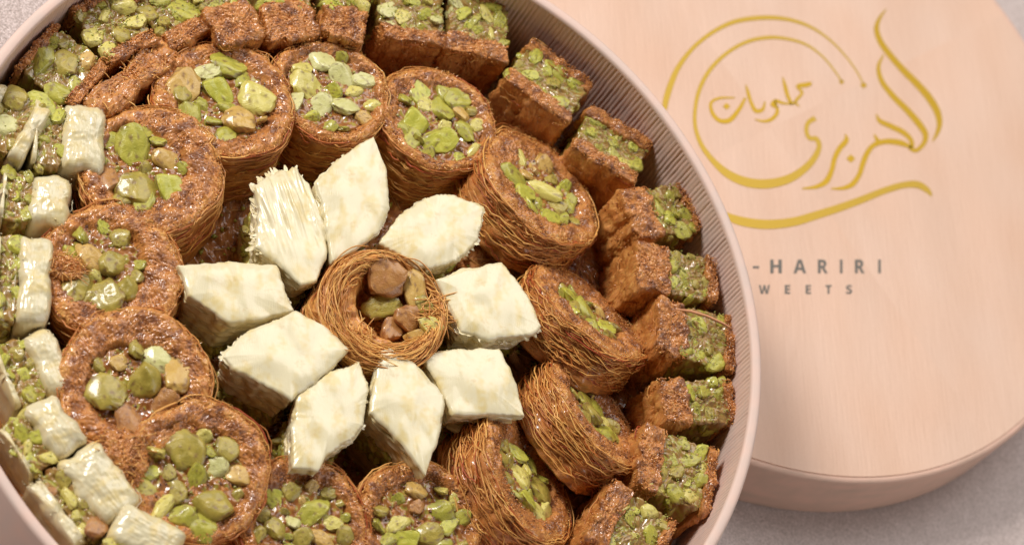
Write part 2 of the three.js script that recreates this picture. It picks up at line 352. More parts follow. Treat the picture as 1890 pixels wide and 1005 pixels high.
// ------------------------------------------------------------------ pistachios
const NUT = {};
{
  const fam = {
    green: [[0.27, 0.26, 0.025], [0.52, 0.47, 0.07]], bright: [[0.33, 0.35, 0.03], [0.60, 0.56, 0.08]], olive: [[0.25, 0.20, 0.025], [0.48, 0.37, 0.07]],
    yellow: [[0.55, 0.47, 0.07], [0.72, 0.62, 0.18]], ochre: [[0.50, 0.28, 0.05], [0.66, 0.43, 0.12]], pale: [[0.52, 0.50, 0.14], [0.72, 0.68, 0.32]], brown: [[0.30, 0.11, 0.03], [0.50, 0.24, 0.07]],
  };
  for (const [k, [c1, c2]] of Object.entries(fam)) {
    NUT[k] = [];
    for (let v = 0; v < 5; v++) {
      let g = new THREE.SphereGeometry(1, 26, 17); g.deleteAttribute('uv'); g.deleteAttribute('normal'); g = mergeVertices(g, 1e-4);
      const p = g.attributes.position, col = [], sx = rr(1.0, 1.35), sz = rr(.78, 1), sy = rr(.5, .72), cut = rr(.28, .6), s = rr(0, 50), cx = rr(-.25, .25), cz = rr(-.25, .25), planes = [];
      for (let m = 0; m < 2 + v; m++) planes.push([V(rr(-1, 1), rr(-.2, .9), rr(-1, 1)).normalize(), rr(.48, .85)]);
      for (let i = 0; i < p.count; i++) {
        const q = V(p.getX(i), p.getY(i), p.getZ(i));
        let b = 1 + nz(q, 1.1, s) * .15 + nz(q, .45, s) * .07 + nz(q, .25, s) * .025;
        q.multiplyScalar(b);
        const lim = cut + q.x * cx + q.z * cz + nz(q, .5, s + 9) * .07; let face = 0;
        if (q.y > lim) { q.y = lim + (q.y - lim) * .12; face = 1; }
        for (const [pn, po] of planes) { const e = q.dot(pn) - po; if (e > 0) { q.addScaledVector(pn, -e * .72); if (pn.y > .2) face = 1; } }
        const m = sstep(-.6, .7, nz(q, .8, s + 3) * .7 + nz(q, .3, s + 4) * .5 + nz(q, .17, s + 5) * .35);
        let c = mix3(c1, c2, m);
        if (face) c = mix3(c, c2, .45);
        const skin = face ? sstep(.5, .75, nz(q, .5, s + 6)) : sstep(.05, .5, nz(q, .6, s + 6) * .8 + nz(q, .2, s + 8) * .35 + .08);
        c = mix3(c, [0.17, 0.07, 0.045], skin * .7);
        p.setXYZ(i, q.x * sx, q.y * sy, q.z * sz); col.push(...c);
      }
      const uv = []; for (let i = 0; i < p.count; i++) uv.push((p.getX(i) + p.getY(i) * .7) * .11 + s, (p.getZ(i) - p.getY(i) * .5) * .11);
      g.setAttribute('uv', new THREE.Float32BufferAttribute(uv, 2)); g.setAttribute('color', new THREE.Float32BufferAttribute(col, 3)); NUT[k].push(toCreasedNormals(g, .75));
    }
  }
}
function addNut(parent, x, y, z, r, kind, tilt = 0.35, name = 'pistachio') {
  const m = part(name, NUT[kind][Math.floor(rnd() * 5)], M.nut, parent);
  m.position.set(x, y, z); m.scale.setScalar(r); m.rotation.set(rr(-tilt, tilt), rr(0, 6.28), rr(-tilt, tilt));
  return m;
}
const FAMS = ['green', 'bright', 'olive', 'yellow', 'ochre', 'green', 'olive'];
const anyFam = () => FAMS[Math.floor(rnd() * FAMS.length)];

// ------------------------------------------------------------------ shredded pastry look
const KD = [0.24, 0.075, 0.02], KM = [0.62, 0.235, 0.052], KG = [0.92, 0.51, 0.14];
function kunafaColour(p, s, wet) {
  const a = nz(p, 0.0048, s) * .7 + nz(p, 0.0013, s + 5) * .3, b = nz(p, 0.0008, s + 9) * 1.15;
  let c = mix3(KD, KM, sstep(-.75, .35, a + .25 - wet * .55));
  return mix3(c, KG, sstep(.15, .95, b * .6 + a * .5 - wet * .35) * .75);
}
const grain = (p, s) => nz(p, 0.00095, s) * 0.00030 + nz(p, 0.0018, s + 3) * 0.00018 + nz(p, 0.007, s + 7) * 0.0006;
const fibre = (p, s) => noise3(p.x / 0.007 + s, p.y / 0.0009, p.z / 0.007) * 0.0004 + noise3(p.x / 0.006, p.y / 0.0022 + s, p.z / 0.006) * 0.0003 + nz(p, 0.012, s) * 0.0007;
function outlinePoint(o, t) { const N = o.length, f = ((t % 1) + 1) % 1 * N, i = Math.floor(f) % N, u = f - Math.floor(f), a = o[i], b = o[(i + 1) % N]; return [mix(a[0], b[0], u), mix(a[1], b[1], u)]; }
function strands(out, outline, h, count, s, loose = 1, y0 = 0.2) {
  for (let k = 0; k < count; k++) {
    const t0 = rnd(), len = rr(.02, .16), ya = h * (1 - Math.pow(rnd(), 1.4) * (1 - y0)) - 0.0007, dy = rr(-.0022, .0022) * loose, off = rr(0, .0006) + (rnd() < .08 ? rr(0, .0012) * loose : 0), bow = rr(-.0005, .0009) * loose, pts = [];
    for (let i = 0; i <= 9; i++) {
      const u = i / 9, [x, z] = outlinePoint(outline, t0 + len * u), L = Math.hypot(x, z), q = 1 + (off + bow * Math.sin(u * 3.1416) + noise3(k, u * 3, s) * 0.0003) / L;
      pts.push(V(x * q, Math.min(h - .0002, ya + dy * u + noise3(k, u * 2.5, s + 4) * 0.0007), z * q));
    }
    thread(pts, rr(.0001, .0003), out, mix3(KM, KG, rr(-.6, 1.05)).map((c) => Math.max(.02, c)));
  }
}

pastryBed();

// ------------------------------------------------------------------ kunafa rolls
const CENTRE = [703, 575];
function kunafaRoll(d) {
  const [px, py] = d.at, dir = d.dir || [px - CENTRE[0], py - CENTRE[1]], l = Math.hypot(...dir);
  const out = flatDir(dir[0] / l, dir[1] / l), tau = rad(d.tilt), n = V(0, Math.cos(tau), 0).addScaledVector(out, Math.sin(tau));
  const O = at(px, py, d.y), R = d.r, s = rr(0, 90);
  const h = Math.min(d.hmax || 0.03, (O.y - FLOOR - R * .93 * Math.sin(tau)) / Math.cos(tau) - 0.0003);
  const g = thing('kunafa_roll', d.label, 'pastry', 'kunafa rolls in a ring round the white diamonds', O.clone().addScaledVector(n, -h), n, out);
  const ez = out.clone().addScaledVector(n, -out.dot(n)).normalize(), ex = n.clone().cross(ez);
  const local = (x, y) => { const p = onPlane(x, y, O, n).sub(O); return [p.dot(ex), p.dot(ez)]; };
  const N = 280, outline = [], sp = d.seam === undefined ? rr(0, 6.28) : d.seam;
  for (let i = 0; i < N; i++) {
    const a = -i / N * Math.PI * 2, ph = ((a - sp) % 6.2832 + 6.2832) % 6.2832;
    const step = d.coil ? (ph / 6.2832) * d.coil : 0;
    const f = 1 - (d.coil || 0) + step + noise3(Math.cos(a) * 1.1, Math.sin(a) * 1.1, s) * .05 + noise3(Math.cos(a) * 4, Math.sin(a) * 4, s) * .018;
    outline.push([Math.cos(a) * R * f, Math.sin(a) * R * f]);
  }
  const core = Math.min(.8, (d.core || .66) + .08), cx = (d.coreAt || [0, 0])[0] * R, cz = (d.coreAt || [0, 0])[1] * R;
  const coreS = (s0, x, z) => { const rr_ = Math.hypot(x - cx, z - cz) / R, wob = noise3(x / .006 + s, z / .006, s) * .09; return (rr_ / core) + wob; };
  const topY = (s0, x, z) => {
    const c = coreS(s0, x, z), rim = sstep(.86, 1.12, c);
    return -0.0018 * (1 - rim) + 0.0006 * Math.sin(Math.min(1, Math.max(0, (s0 - core) / (1 - core))) * 3.14) - 0.0004;
  };
  part('shredded_pastry', puck({
    outline, h, re: 0.0010, rings: 58, sides: 26, taper: d.taper || 0, topY,
    disp: (p, zone) => (zone === 'side' ? fibre(p, s) : zone === 'edge' ? grain(p, s) * .7 + fibre(p, s) * .4 : grain(p, s) * 1.25),
    colour: (p, zone, s0) => {
      const wetN = nz(p, 0.005, s + 30) * .25;
      if (zone === 'side') { const f = noise3(p.x / .006 + s, p.y / .0008, p.z / .006); return mix3(kunafaColour(p, s, .25), KM, .4 + f * .3); }
      return kunafaColour(p, s, s0 > .9 + wetN * .35 ? -.9 + wetN : .45 + wetN * 1.6);
    },
  }), M.kunafa, g);
  { // dark syrup-soaked filling that binds the nuts
    const o = []; for (let i = 0; i < 120; i++) { const a = -i / 120 * 6.28319, f = core * R * (.97 + noise3(Math.cos(a) * 2, Math.sin(a) * 2, s + 12) * .07); o.push([Math.cos(a) * f, Math.sin(a) * f]); }
    const gq = puck({ outline: o, h: .004, re: .0006, rings: 26, sides: 3, topY: () => 0, disp: (p, zone) => zone === 'side' ? 0 : nz(p, .0028, s + 13) * .0006 + nz(p, .0014, s + 14) * .00016, colour: (p) => { const k = nz(p, .0022, s + 15); return k > .45 ? [0.40, 0.33, 0.06] : mix3([0.28, 0.10, 0.026], [0.42, 0.18, 0.045], sstep(-.5, .5, k)); } });
    gq.translate(cx, h - .0055, cz); part('syrup_filling', gq, M.syrup, g);
  }
  const st = bag(); strands(st, outline, h, (d.strands || 240) * 1.15, s, d.loose || 1); part('pastry_strands', bagGeo(st), M.strand, g, true);
  const cr = bag();
  for (let k = 0; k < 1500; k++) {
    const a = rr(0, 6.283), q = Math.sqrt(rr(.3, 1.02)), [ox, oz] = outlinePoint(outline, a / 6.283), x = ox * q, z = oz * q, p = V(x, h + topY(Math.min(1, q), x, z) + rr(-.0002, .0003) - (q > .97 ? rr(0, .0012) : 0), z);
    crumb(cr, p, rr(.00016, .00036), kunafaColour(p, s + 2, q < .9 ? .5 : -.9));
  }
  for (let k = 0; k < 150; k++) {
    const a = rr(0, 6.283), q = Math.sqrt(rnd()) * core * R, x = cx + Math.cos(a) * q, z = cz + Math.sin(a) * q;
    crumb(cr, V(x, h - rr(.0012, .0024), z), rr(.0003, .0008), rnd() < .3 ? [0.36, 0.33, 0.07] : [0.16, 0.06, 0.03]);
  }
  for (let k = 0; k < 220; k++) { // fuzz along the cut rim
    const [ox, oz] = outlinePoint(outline, rnd()), q = rr(.93, 1.0), L = Math.hypot(ox, oz), p = V(ox * q, h - .0004, oz * q), e = V(ox / L * rr(-.3, 1.3) + rr(-.6, .6), rr(.1, 1), oz / L * rr(-.3, 1.3) + rr(-.6, .6)).normalize().multiplyScalar(rr(.0006, .0016));
    thread([p, p.clone().addScaledVector(e, .6).add(V(0, .0001, 0)), p.clone().add(e)], .00013, cr, mix3(KM, KG, rr(0, 1.2)));
  }
  part('crumbs', bagGeo(cr), M.crumb, g, true);
  for (const [k, tail] of (d.tails || []).entries()) { // torn flap of the coil
    const pl = tail.map(([x, y]) => local(x, y)); let mx = 0, mz = 0; for (const [x, z] of pl) { mx += x / pl.length; mz += z / pl.length; }
    const o = resample(pl.map(([x, z]) => [x - mx, z - mz]), 150, 2).map(([x, z]) => { const q = 1 + noise3(x / .003, z / .003, s + k) * .05; return [x * q, z * q]; }), th = Math.min(h, .011), gq = puck({
      outline: o, h: th, re: .0012, rings: 22, sides: 16, topY: (s0) => .0012 * (1 - s0 * s0), disp: (p, zone) => grain(p, s + 40) * 1.3 + (zone === 'side' ? fibre(p, s) * .6 : 0), colour: (p) => kunafaColour(p, s + 40, -.1) });
    gq.translate(mx, h - th + .0012, mz); const fl = part('torn_flap', gq, M.kunafa, g);
    const b2 = bag();
    for (let i = 0; i < 420; i++) { const [ox, oz] = outlinePoint(o, rnd()), q = Math.sqrt(rnd()) * 1.02, p = V(mx + ox * q, h + .0012 + .0012 * (1 - q * q) + rr(-.0002, .0002), mz + oz * q); crumb(b2, p, rr(.0002, .00045), kunafaColour(p, s + 41, -.15)); }
    for (let i = 0; i < 60; i++) { const [ox, oz] = outlinePoint(o, rnd()), q = rr(.5, 1), p = V(mx + ox * q, h + .0016, mz + oz * q), e = V(rr(-1, 1), rr(-.2, .5), rr(-1, 1)).normalize().multiplyScalar(rr(.0015, .005)); thread([p, p.clone().addScaledVector(e, .5).add(V(0, .0004, 0)), p.clone().add(e)], .00018, b2, mix3(KM, KG, rr(0, 1.2))); }
    part('crumbs', bagGeo(b2), M.crumb, fl, true);
  }
  for (const [x, y, r, k] of d.nuts || []) {
    let [lx, lz] = local(x, y); const far = Math.hypot(lx - cx, lz - cz) / (core * R * .88);
    if (far > 1) { lx = cx + (lx - cx) / far; lz = cz + (lz - cz) / far; }
    addNut(g, lx, h - 0.0016 + rr(0, .0008), lz, r / 6291 * 1.17, k || anyFam());
  }
  // small nuts in the gaps
  const placed = (d.nuts || []).map(([x, y, r]) => [...local(x, y), r / 6291]);
  for (let k = 0, made = 0; k < 700 && made < (d.extra || 26); k++) {
    const a = rr(0, 6.283), q = Math.sqrt(rnd()) * core * R * .95, x = cx + Math.cos(a) * q, z = cz + Math.sin(a) * q, r = made < 12 ? rr(.0022, .0036) : rr(.0013, .0024);
    if (placed.some(([ax, az, ar]) => Math.hypot(ax - x, az - z) < (ar * 1.15 + r) * .82)) continue;
    placed.push([x, z, r]); addNut(g, x, h - 0.0014, z, r, anyFam(), .8); made++;
  }
  return g;
}
const rolls = [
  { label: 'kunafa roll with torn coil end, beside the pleated diamond on the cream-square side', at: [283, 312], y: -.0075, r: 0.0215, tilt: 10, dir: [-1, -.35], coil: .1, seam: 3.9, core: .52, coreAt: [-.02, .2],
    nuts: [[245, 272, 32, 'green'], [308, 289, 22, 'ochre'], [250, 345, 33, 'olive'], [314, 346, 30, 'bright'], [197, 322, 26, 'brown'], [262, 388, 24, 'green'], [222, 380, 17, 'olive'], [262, 240, 18, 'green']] },
  { label: 'kunafa roll with ochre pistachios and a shredded tail, between torn-coil roll and white-glazed roll', at: [415, 178], y: -.0095, r: 0.0208, tilt: 8, dir: [-.45, -1], core: .62, tails: [[[268, 68], [300, 74], [328, 98], [310, 132], [262, 158], [240, 195], [205, 214], [152, 192], [168, 168], [215, 142], [245, 108]]],
    nuts: [[380, 130, 25, 'pale'], [432, 98, 29, 'green'], [330, 160, 33, 'ochre'], [402, 165, 27, 'bright'], [475, 178, 30, 'yellow'], [445, 220, 27, 'ochre'], [350, 208, 22, 'green'], [288, 160, 25, 'olive'], [420, 195, 14, 'green']] },
  { label: 'kunafa roll with whitish glazed pistachios, second of the rolls behind the pleated diamond', at: [612, 165], y: -.011, r: 0.018, tilt: 6, dir: [-.1, -1], core: .72,
    nuts: [[595, 108, 24, 'pale'], [568, 152, 29, 'yellow'], [632, 135, 24, 'pale'], [680, 145, 25, 'pale'], [598, 192, 24, 'pale'], [640, 190, 22, 'pale'], [656, 164, 14, 'yellow'], [560, 122, 19, 'yellow'], [545, 185, 18, 'pale']] },
  { label: 'kunafa roll packed with bright green nuts, behind the tall smooth diamond', at: [808, 218], y: -.012, r: 0.0182, tilt: 6, dir: [.2, -1], core: .7, coreAt: [-.06, -.02],
    nuts: [[772, 160, 24, 'bright'], [860, 166, 26, 'green'], [826, 172, 18, 'green'], [765, 224, 28, 'bright'], [818, 200, 25, 'green'], [852, 207, 15, 'ochre'], [862, 238, 18, 'green'], [748, 262, 20, 'green'], [815, 260, 27, 'bright'], [786, 188, 16, 'yellow'], [737, 240, 14, 'green']] },
  { label: 'kunafa roll leaning outward with long green nut halves, nearest the lid lettering', at: [1000, 345], y: -.0135, r: 0.0215, tilt: 26, dir: [.8, -.55], core: .55, coreAt: [-.05, .1], loose: 1.3, strands: 380,
    nuts: [[948, 318, 28, 'green'], [972, 352, 23, 'bright'], [1004, 345, 28, 'yellow'], [1032, 372, 24, 'olive'], [982, 386, 20, 'bright'], [1022, 400, 22, 'bright'], [1052, 378, 15, 'green']] },
  { label: 'kunafa roll tipped on edge beside the diamond next to the nest nuts', at: [1088, 572], y: -.0135, r: .0208, tilt: 40, dir: [.65, -.72], core: .48, loose: 1.4, strands: 420, extra: 14,
    nuts: [[1062, 545, 25, 'bright'], [1090, 572, 26, 'green'], [1120, 596, 20, 'bright'], [1040, 522, 15, 'olive']] },
  { label: 'kunafa roll tipped on edge with orange threads, between two outward-tipped rolls', at: [1100, 757], y: -.014, r: .0198, tilt: 41, dir: [.87, -.48], core: .5, loose: 1.3, strands: 420, extra: 14,
    nuts: [[1072, 705, 20, 'bright'], [1098, 760, 24, 'olive'], [1086, 735, 20, 'green'], [1122, 795, 20, 'green'], [1118, 825, 15, 'green']] },
  { label: 'kunafa roll with loose side threads and split seam, next to the pointed diamond tip', at: [975, 882], y: -.0125, r: .0202, tilt: 38, dir: [.95, -.2], core: .55, loose: 1.7, strands: 480, extra: 16,
    nuts: [[958, 832, 18, 'bright'], [966, 876, 21, 'yellow'], [1002, 902, 27, 'olive'], [985, 850, 18, 'green'], [976, 918, 18, 'bright'], [1000, 942, 17, 'yellow']] },
  { label: 'kunafa roll with small chopped nuts, in front of the pointed diamond tip', at: [775, 965], y: -.0095, r: 0.0186, tilt: 6, dir: [.1, 1], core: .68, coreAt: [.05, .05],
    nuts: [[738, 965, 18, 'yellow'], [810, 940, 21, 'green'], [792, 982, 25, 'olive'], [755, 992, 20, 'bright'], [832, 968, 16, 'bright'], [720, 992, 14, 'green'], [770, 935, 13, 'brown']] },
  { label: 'kunafa roll with frayed orange rim, in front of the broad diamond with ragged foot', at: [557, 962], y: -.009, r: 0.019, tilt: 6, dir: [-.25, 1], core: .66, coreAt: [.08, .08],
    nuts: [[512, 972, 19, 'olive'], [545, 958, 15, 'pale'], [582, 945, 23, 'green'], [612, 960, 17, 'yellow'], [596, 990, 18, 'ochre'], [560, 990, 16, 'olive']] },
  { label: 'kunafa roll with syrup-glazed large pistachios and torn orange flap', at: [368, 862], y: -.0065, r: 0.0212, tilt: 8, dir: [-.6, .8], coil: .1, seam: 2.4, tails: [[[176, 802], [228, 790], [264, 800], [272, 868], [256, 900], [226, 882], [190, 842]]], core: .62, coreAt: [.02, .16],
    nuts: [[345, 830, 30, 'olive'], [400, 862, 21, 'pale'], [420, 826, 20, 'olive'], [330, 905, 20, 'olive'], [396, 930, 35, 'olive'], [440, 872, 20, 'ochre'], [368, 985, 26, 'green'], [334, 952, 20, 'green'], [300, 935, 20, 'yellow'], [365, 875, 17, 'green']] },
  { label: 'kunafa roll with dark hollow centre, between syrup-glazed roll and flap-end roll', at: [248, 700], y: -.0075, r: 0.0212, tilt: 10, dir: [-1, .35], core: .54, coreAt: [.08, .02],
    nuts: [[198, 722, 33, 'olive'], [262, 706, 34, 'olive'], [325, 690, 28, 'ochre'], [290, 660, 22, 'pale'], [240, 770, 26, 'brown'], [300, 735, 22, 'brown']] },
  { label: 'kunafa roll with a short loose flap end, beside the diamond with golden flank', at: [205, 498], y: -.0085, r: 0.0208, tilt: 10, dir: [-1, -.1], coil: .08, seam: 3.3, tails: [[[78, 462], [105, 468], [156, 488], [154, 516], [112, 514], [80, 502]]], core: .52, coreAt: [-.12, .16],
    nuts: [[165, 475, 26, 'ochre'], [212, 482, 24, 'olive'], [138, 532, 31, 'olive'], [195, 545, 29, 'olive'], [240, 552, 26, 'olive'], [152, 572, 18, 'olive'], [132, 460, 14, 'bright']] },
];
rolls.forEach(kunafaRoll);

// ------------------------------------------------------------------ square sandwiches of pastry, pistachio, pastry
function sandwich(d) {
  const cream = d.cream, [px, py] = d.at, dir = d.dir || [px - 640, py - 560], l = Math.hypot(...dir), a = rad(d.turn || 0), lean = d.lean ? flatDir(...d.lean) : null;
  const out0 = flatDir(dir[0] / l, dir[1] / l), out = out0.clone().applyAxisAngle(Y, a), tau = rad(d.tilt || 0);
  const n = V(0, Math.cos(tau), 0).addScaledVector(lean || out0, Math.sin(tau)), O = at(px, py, d.y), s = rr(0, 90), w = d.w, D = d.d;
  const h = Math.min(d.hmax || .03, (O.y - FLOOR - D * .45 * Math.abs(Math.sin(tau))) / Math.cos(tau) - .0003);
  const g = thing(cream ? 'cream_pastry_square' : 'kunafa_square', d.label, 'pastry', cream ? 'cream squares along the box wall' : 'brown kunafa squares along the box wall', O.clone().addScaledVector(n, -h), n, out);
  let [f0, f1] = d.band || [.36, .74]; if (!cream) { f0 -= .05; f1 += .02; }
  const layer = (z0, z1, name, hh) => {
    const zc = (z0 + z1) / 2, poly = [[-w / 2, z0 - zc], [w / 2, z0 - zc], [w / 2, z1 - zc], [-w / 2, z1 - zc]];
    const o = resample(poly, 170, 2).map(([x, z], i) => { const q = noise3(x / .006 + s, z / .006, s + z0 * 900) * (cream ? .0005 : .0012), L = Math.hypot(x, z); return [x * (1 + q / L), z * (1 + q / L)]; });
    const geo = puck({
      outline: o, h: hh, re: cream ? .0026 : .0008, rings: 26, sides: 30, topY: (s0) => cream ? .0010 * (1 - s0 * s0) : 0,
      disp: (p0, zone) => { const p = V(p0.x, p0.y, p0.z + zc); return cream ? (zone === 'side' ? noise3(p.x / .006 + s, p.y / .006, p.z / .0007) * .0001 + nz(p, .009, s) * .0005 : noise3(p.x / .006 + s, p.y / .006, p.z / .0012) * .00008 + nz(p, .0022, s) * .00012 + nz(p, .009, s) * .0006) : grain(p, s) * 1.25 + nz(p, .0035, s) * .0003; },
      colour: (p0, zone) => {
        const p = V(p0.x, p0.y, p0.z + zc);
        return cream ? mix3(creamColour(p, s, .3, CREAM_SHADED), CB, sstep(.1, .8, noise3(p.x / .009, p.y / .009, p.z / .0011 + s)) * .25) : kunafaColour(p, s, zone === 'side' ? -.6 : .35 + nz(p, .004, s + 8) * .5);
      },
    });
    geo.translate(0, 0, zc);
    return part(name, geo, cream ? M.phyllo : M.kunafa, g);
  };
  const zA = -D / 2, zB = -D / 2 + D * f0, zC = -D / 2 + D * f1, zD = D / 2;
  layer(zA, zB, 'pastry_layer', h);
  layer(zC, zD, 'pastry_layer', h - rr(0, .001));
  { // filling block
    const zc = (zB + zC) / 2, o = resample([[-w * .49, zB - zc - .0004], [w * .49, zB - zc - .0004], [w * .49, zC - zc + .0004], [-w * .49, zC - zc + .0004]], 110, 1);
    const geo = puck({
      outline: o, h: h - .0014, re: .0006, rings: 12, sides: 18, topY: () => 0, disp: (p) => nz(p, .0016, s + 2) * .0006 + nz(p, .004, s) * .0005,
      colour: (p) => { const k = sstep(-.2, .5, nz(p, .0018, s + 11)); return mix3([0.36, 0.20, 0.055], nz(p, .003, s) > 0 ? [0.40, 0.40, 0.06] : [0.34, 0.22, 0.06], k * .8); },
    });
    geo.translate(0, 0, zc); part('pistachio_filling', geo, M.syrup, g);
    const nn = [];
    const kinds = d.kinds || ['green', 'bright', 'yellow', 'olive', 'bright', 'green'];
    for (let k = 0, made = 0; k < 300 && made < (d.nuts || 11); k++) {
      const x = rr(-w * .44, w * .44), z = rr(zB - .001, zC + .001), r = rr(.0017, .0034) * (d.big || 1);
      if (nn.some(([a0, b0, c0]) => Math.hypot(a0 - x, b0 - z) < (c0 + r) * .8)) continue;
      nn.push([x, z, r]); made++; addNut(g, x, h - .0016 + rr(-.0004, .0005), z, r, kinds[Math.floor(rnd() * kinds.length)]);
    }
    for (const sgn of [-1, 1]) for (let k = 0, y = h - .004; k < 5; k++, y -= .0046) {
      const m = addNut(g, sgn * w * .475, y, rr(zB + .001, zC - .001), rr(.0016, .0026), kinds[Math.floor(rnd() * kinds.length)], .6);
      m.rotation.z = -sgn * 1.4;
    }
  }
  const cr = bag();
  for (let k = 0; k < (cream ? 50 : 380); k++) {
    const inb = rnd() < .3, z = inb ? rr(zB, zC) : rnd() < .6 ? rr(zA, zB) : rr(zC, zD), p = V(rr(-w / 2, w / 2), h - (inb ? .0006 : .0001) + rr(-.0001, .0003), z);
    crumb(cr, p, rr(.00018, .00042), inb ? [0.42, 0.42, 0.08] : cream ? creamColour(p, s, .2, CREAM_SHADED) : kunafaColour(p, s + 2, 0));
  }
  if (!cream) for (let k = 0; k < 420; k++) { // grains on the cut flanks
    const q = Math.floor(rnd() * 4), y = h - Math.pow(rnd(), 1.5) * h * .8 - .0004, z = rnd() < .5 ? rr(zA, zB) : rr(zC, zD);
    const p = q === 0 ? V(rr(-w / 2, w / 2), y, zA) : q === 1 ? V(rr(-w / 2, w / 2), y, zD) : V(q === 2 ? -w / 2 : w / 2, y, z);
    crumb(cr, p, rr(.0002, .00045), kunafaColour(p, s + 2, -.5));
  }
  part('crumbs', bagGeo(cr), cream ? M.phyllo : M.crumb, g, true);
  const st = bag();
  for (const [z0, z1] of [[zA, zB], [zC, zD]]) {
    const zc = (z0 + z1) / 2, o = resample([[-w / 2, z0 - zc], [w / 2, z0 - zc], [w / 2, z1 - zc], [-w / 2, z1 - zc]], 120, 2), b = bag();
    strands(b, o, h, cream ? 5 : 16, s, .7, .3); const base = st.pos.length / 3;
    for (let i = 0; i < b.pos.length; i += 3) { st.pos.push(b.pos[i], b.pos[i + 1], b.pos[i + 2] + zc); if (cream) st.col.push(0.70, 0.62, 0.44); else st.col.push(b.col[i], b.col[i + 1], b.col[i + 2]); }
    for (const i of b.idx) st.idx.push(i + base);
  }
  part('pastry_strands', bagGeo(st), M.strand, g, true);
}
// cream pastry colour: pale dough with butter-yellow blotches that follow its own streaks
const CW = [0.84, 0.75, 0.50], CY = [0.78, 0.62, 0.27], CB = [0.66, 0.45, 0.17], CREAM_SHADED = [0.74, 0.66, 0.43];  // last base: cream squares darkened, shade of the dim side painted into it
function creamColour(p, s, y, base = CW) {
  const a = noise3(p.x / .005 + s, p.y / .004, p.z / .012) * .7 + nz(p, .0022, s) * .35, b = nz(p, .007, s + 20) * .7 + nz(p, .0012, s + 4) * .3;
  return mix3(mix3(base, CY, sstep(-.1 - y * .5, .85, a) * .85), CB, sstep(.4 - y * .25, 1, b) * .5);
}
const squares = [
  ['kunafa square with big olive nut halves, in the box corner by the cream squares', [118, 118], { w: .022, d: .021, big: 1.4, nuts: 8, kinds: ['olive', 'green', 'ochre'], band: [.22, .86] }],
  ['kunafa square with a torn green nut heap, second round from the cream squares', [212, 42], { w: .020, d: .021, big: 1.4, nuts: 8, kinds: ['green', 'yellow', 'olive'], band: [.24, .84] }],
  ['kunafa square, third round from the cream squares, behind the shredded tail', [318, 20], { w: .018, d: .021, big: 1.4, nuts: 7, band: [.34, .86], kinds: ['green', 'olive', 'green'] }],
  ['kunafa square, fourth round from the cream squares, with wide brown front', [420, 14], { w: .017, d: .024, band: [.62, .9] }],
  ['kunafa square, fifth round from the cream squares', [530, 8], { w: .0195, d: .024, band: [.58, .9], dir: [-.08, -1] }],
  ['dark glazed kunafa square behind the white-glazed roll', [642, 8], { w: .0155, d: .024, band: [.5, .9], dir: [0, -1] }],
  ['kunafa square with pale green band, behind the gap between white-glazed and bright green rolls', [762, 18], { w: .0215, d: .0225, band: [.28, .84], kinds: ['bright', 'yellow', 'pale', 'green'], nuts: 13, big: 1.15, dir: [.05, -1] }],
  ['kunafa square with sugar-flecked front, behind the bright green roll', [886, 42], { w: .0195, d: .0235, band: [.34, .84], kinds: ['bright', 'yellow', 'pale', 'green'], nuts: 12, big: 1.1, dir: [.15, -1] }],
  ['kunafa square standing apart with one corner toward the lid calligraphy', [1016, 146], { w: .0235, d: .0205, dir: [.45, -.9], band: [.3, .76], tilt: 5 }],
  ['kunafa square with yellow-green strip, one after the corner-out square', [1132, 264], { w: .0225, d: .019, dir: [.5, -.85], band: [.3, .74], kinds: ['bright', 'yellow', 'green'], tilt: 5 }],
  ['small kunafa square in shade below the box rim, two after the corner-out square', [1222, 386], { w: .0165, d: .0245, dir: [1, -.05], band: [.46, .86], tilt: 6 }],
  ['kunafa square beside the printed lettering of the lid', [1252, 500], { w: .0155, d: .0275, dir: [1, .05], band: [.46, .86], tilt: 6, nuts: 8 }],
  ['kunafa square with a stray orange thread over it', [1288, 614], { w: .0185, d: .0265, dir: [1, .12], band: [.42, .86], tilt: 6, nuts: 9 }],
  ['kunafa square with rounded tan top, just past the stray-thread square', [1292, 738], { w: .0145, d: .0255, dir: [1, .12], band: [.4, .86], tilt: 6, nuts: 8 }],
  ['large kunafa square with chunky green nuts, beside the edge-on roll with orange threads', [1252, 860], { w: .0215, d: .0255, dir: [1, .2], band: [.36, .86], tilt: 6, nuts: 14, big: 1.1 }],
  ['kunafa square with crumbly tan side, next to the loose-thread roll', [1168, 975], { w: .022, d: .0235, dir: [.9, .5], band: [.36, .86], tilt: 5, nuts: 13, big: 1.05 }],
];
squares.forEach(([label, p, o], i) => sandwich({ label, at: p, y: -.0095 + rr(-.0018, .0018), turn: rr(-9, 9), ...o, w: o.w - (i < 6 ? .0022 : .0004) }));
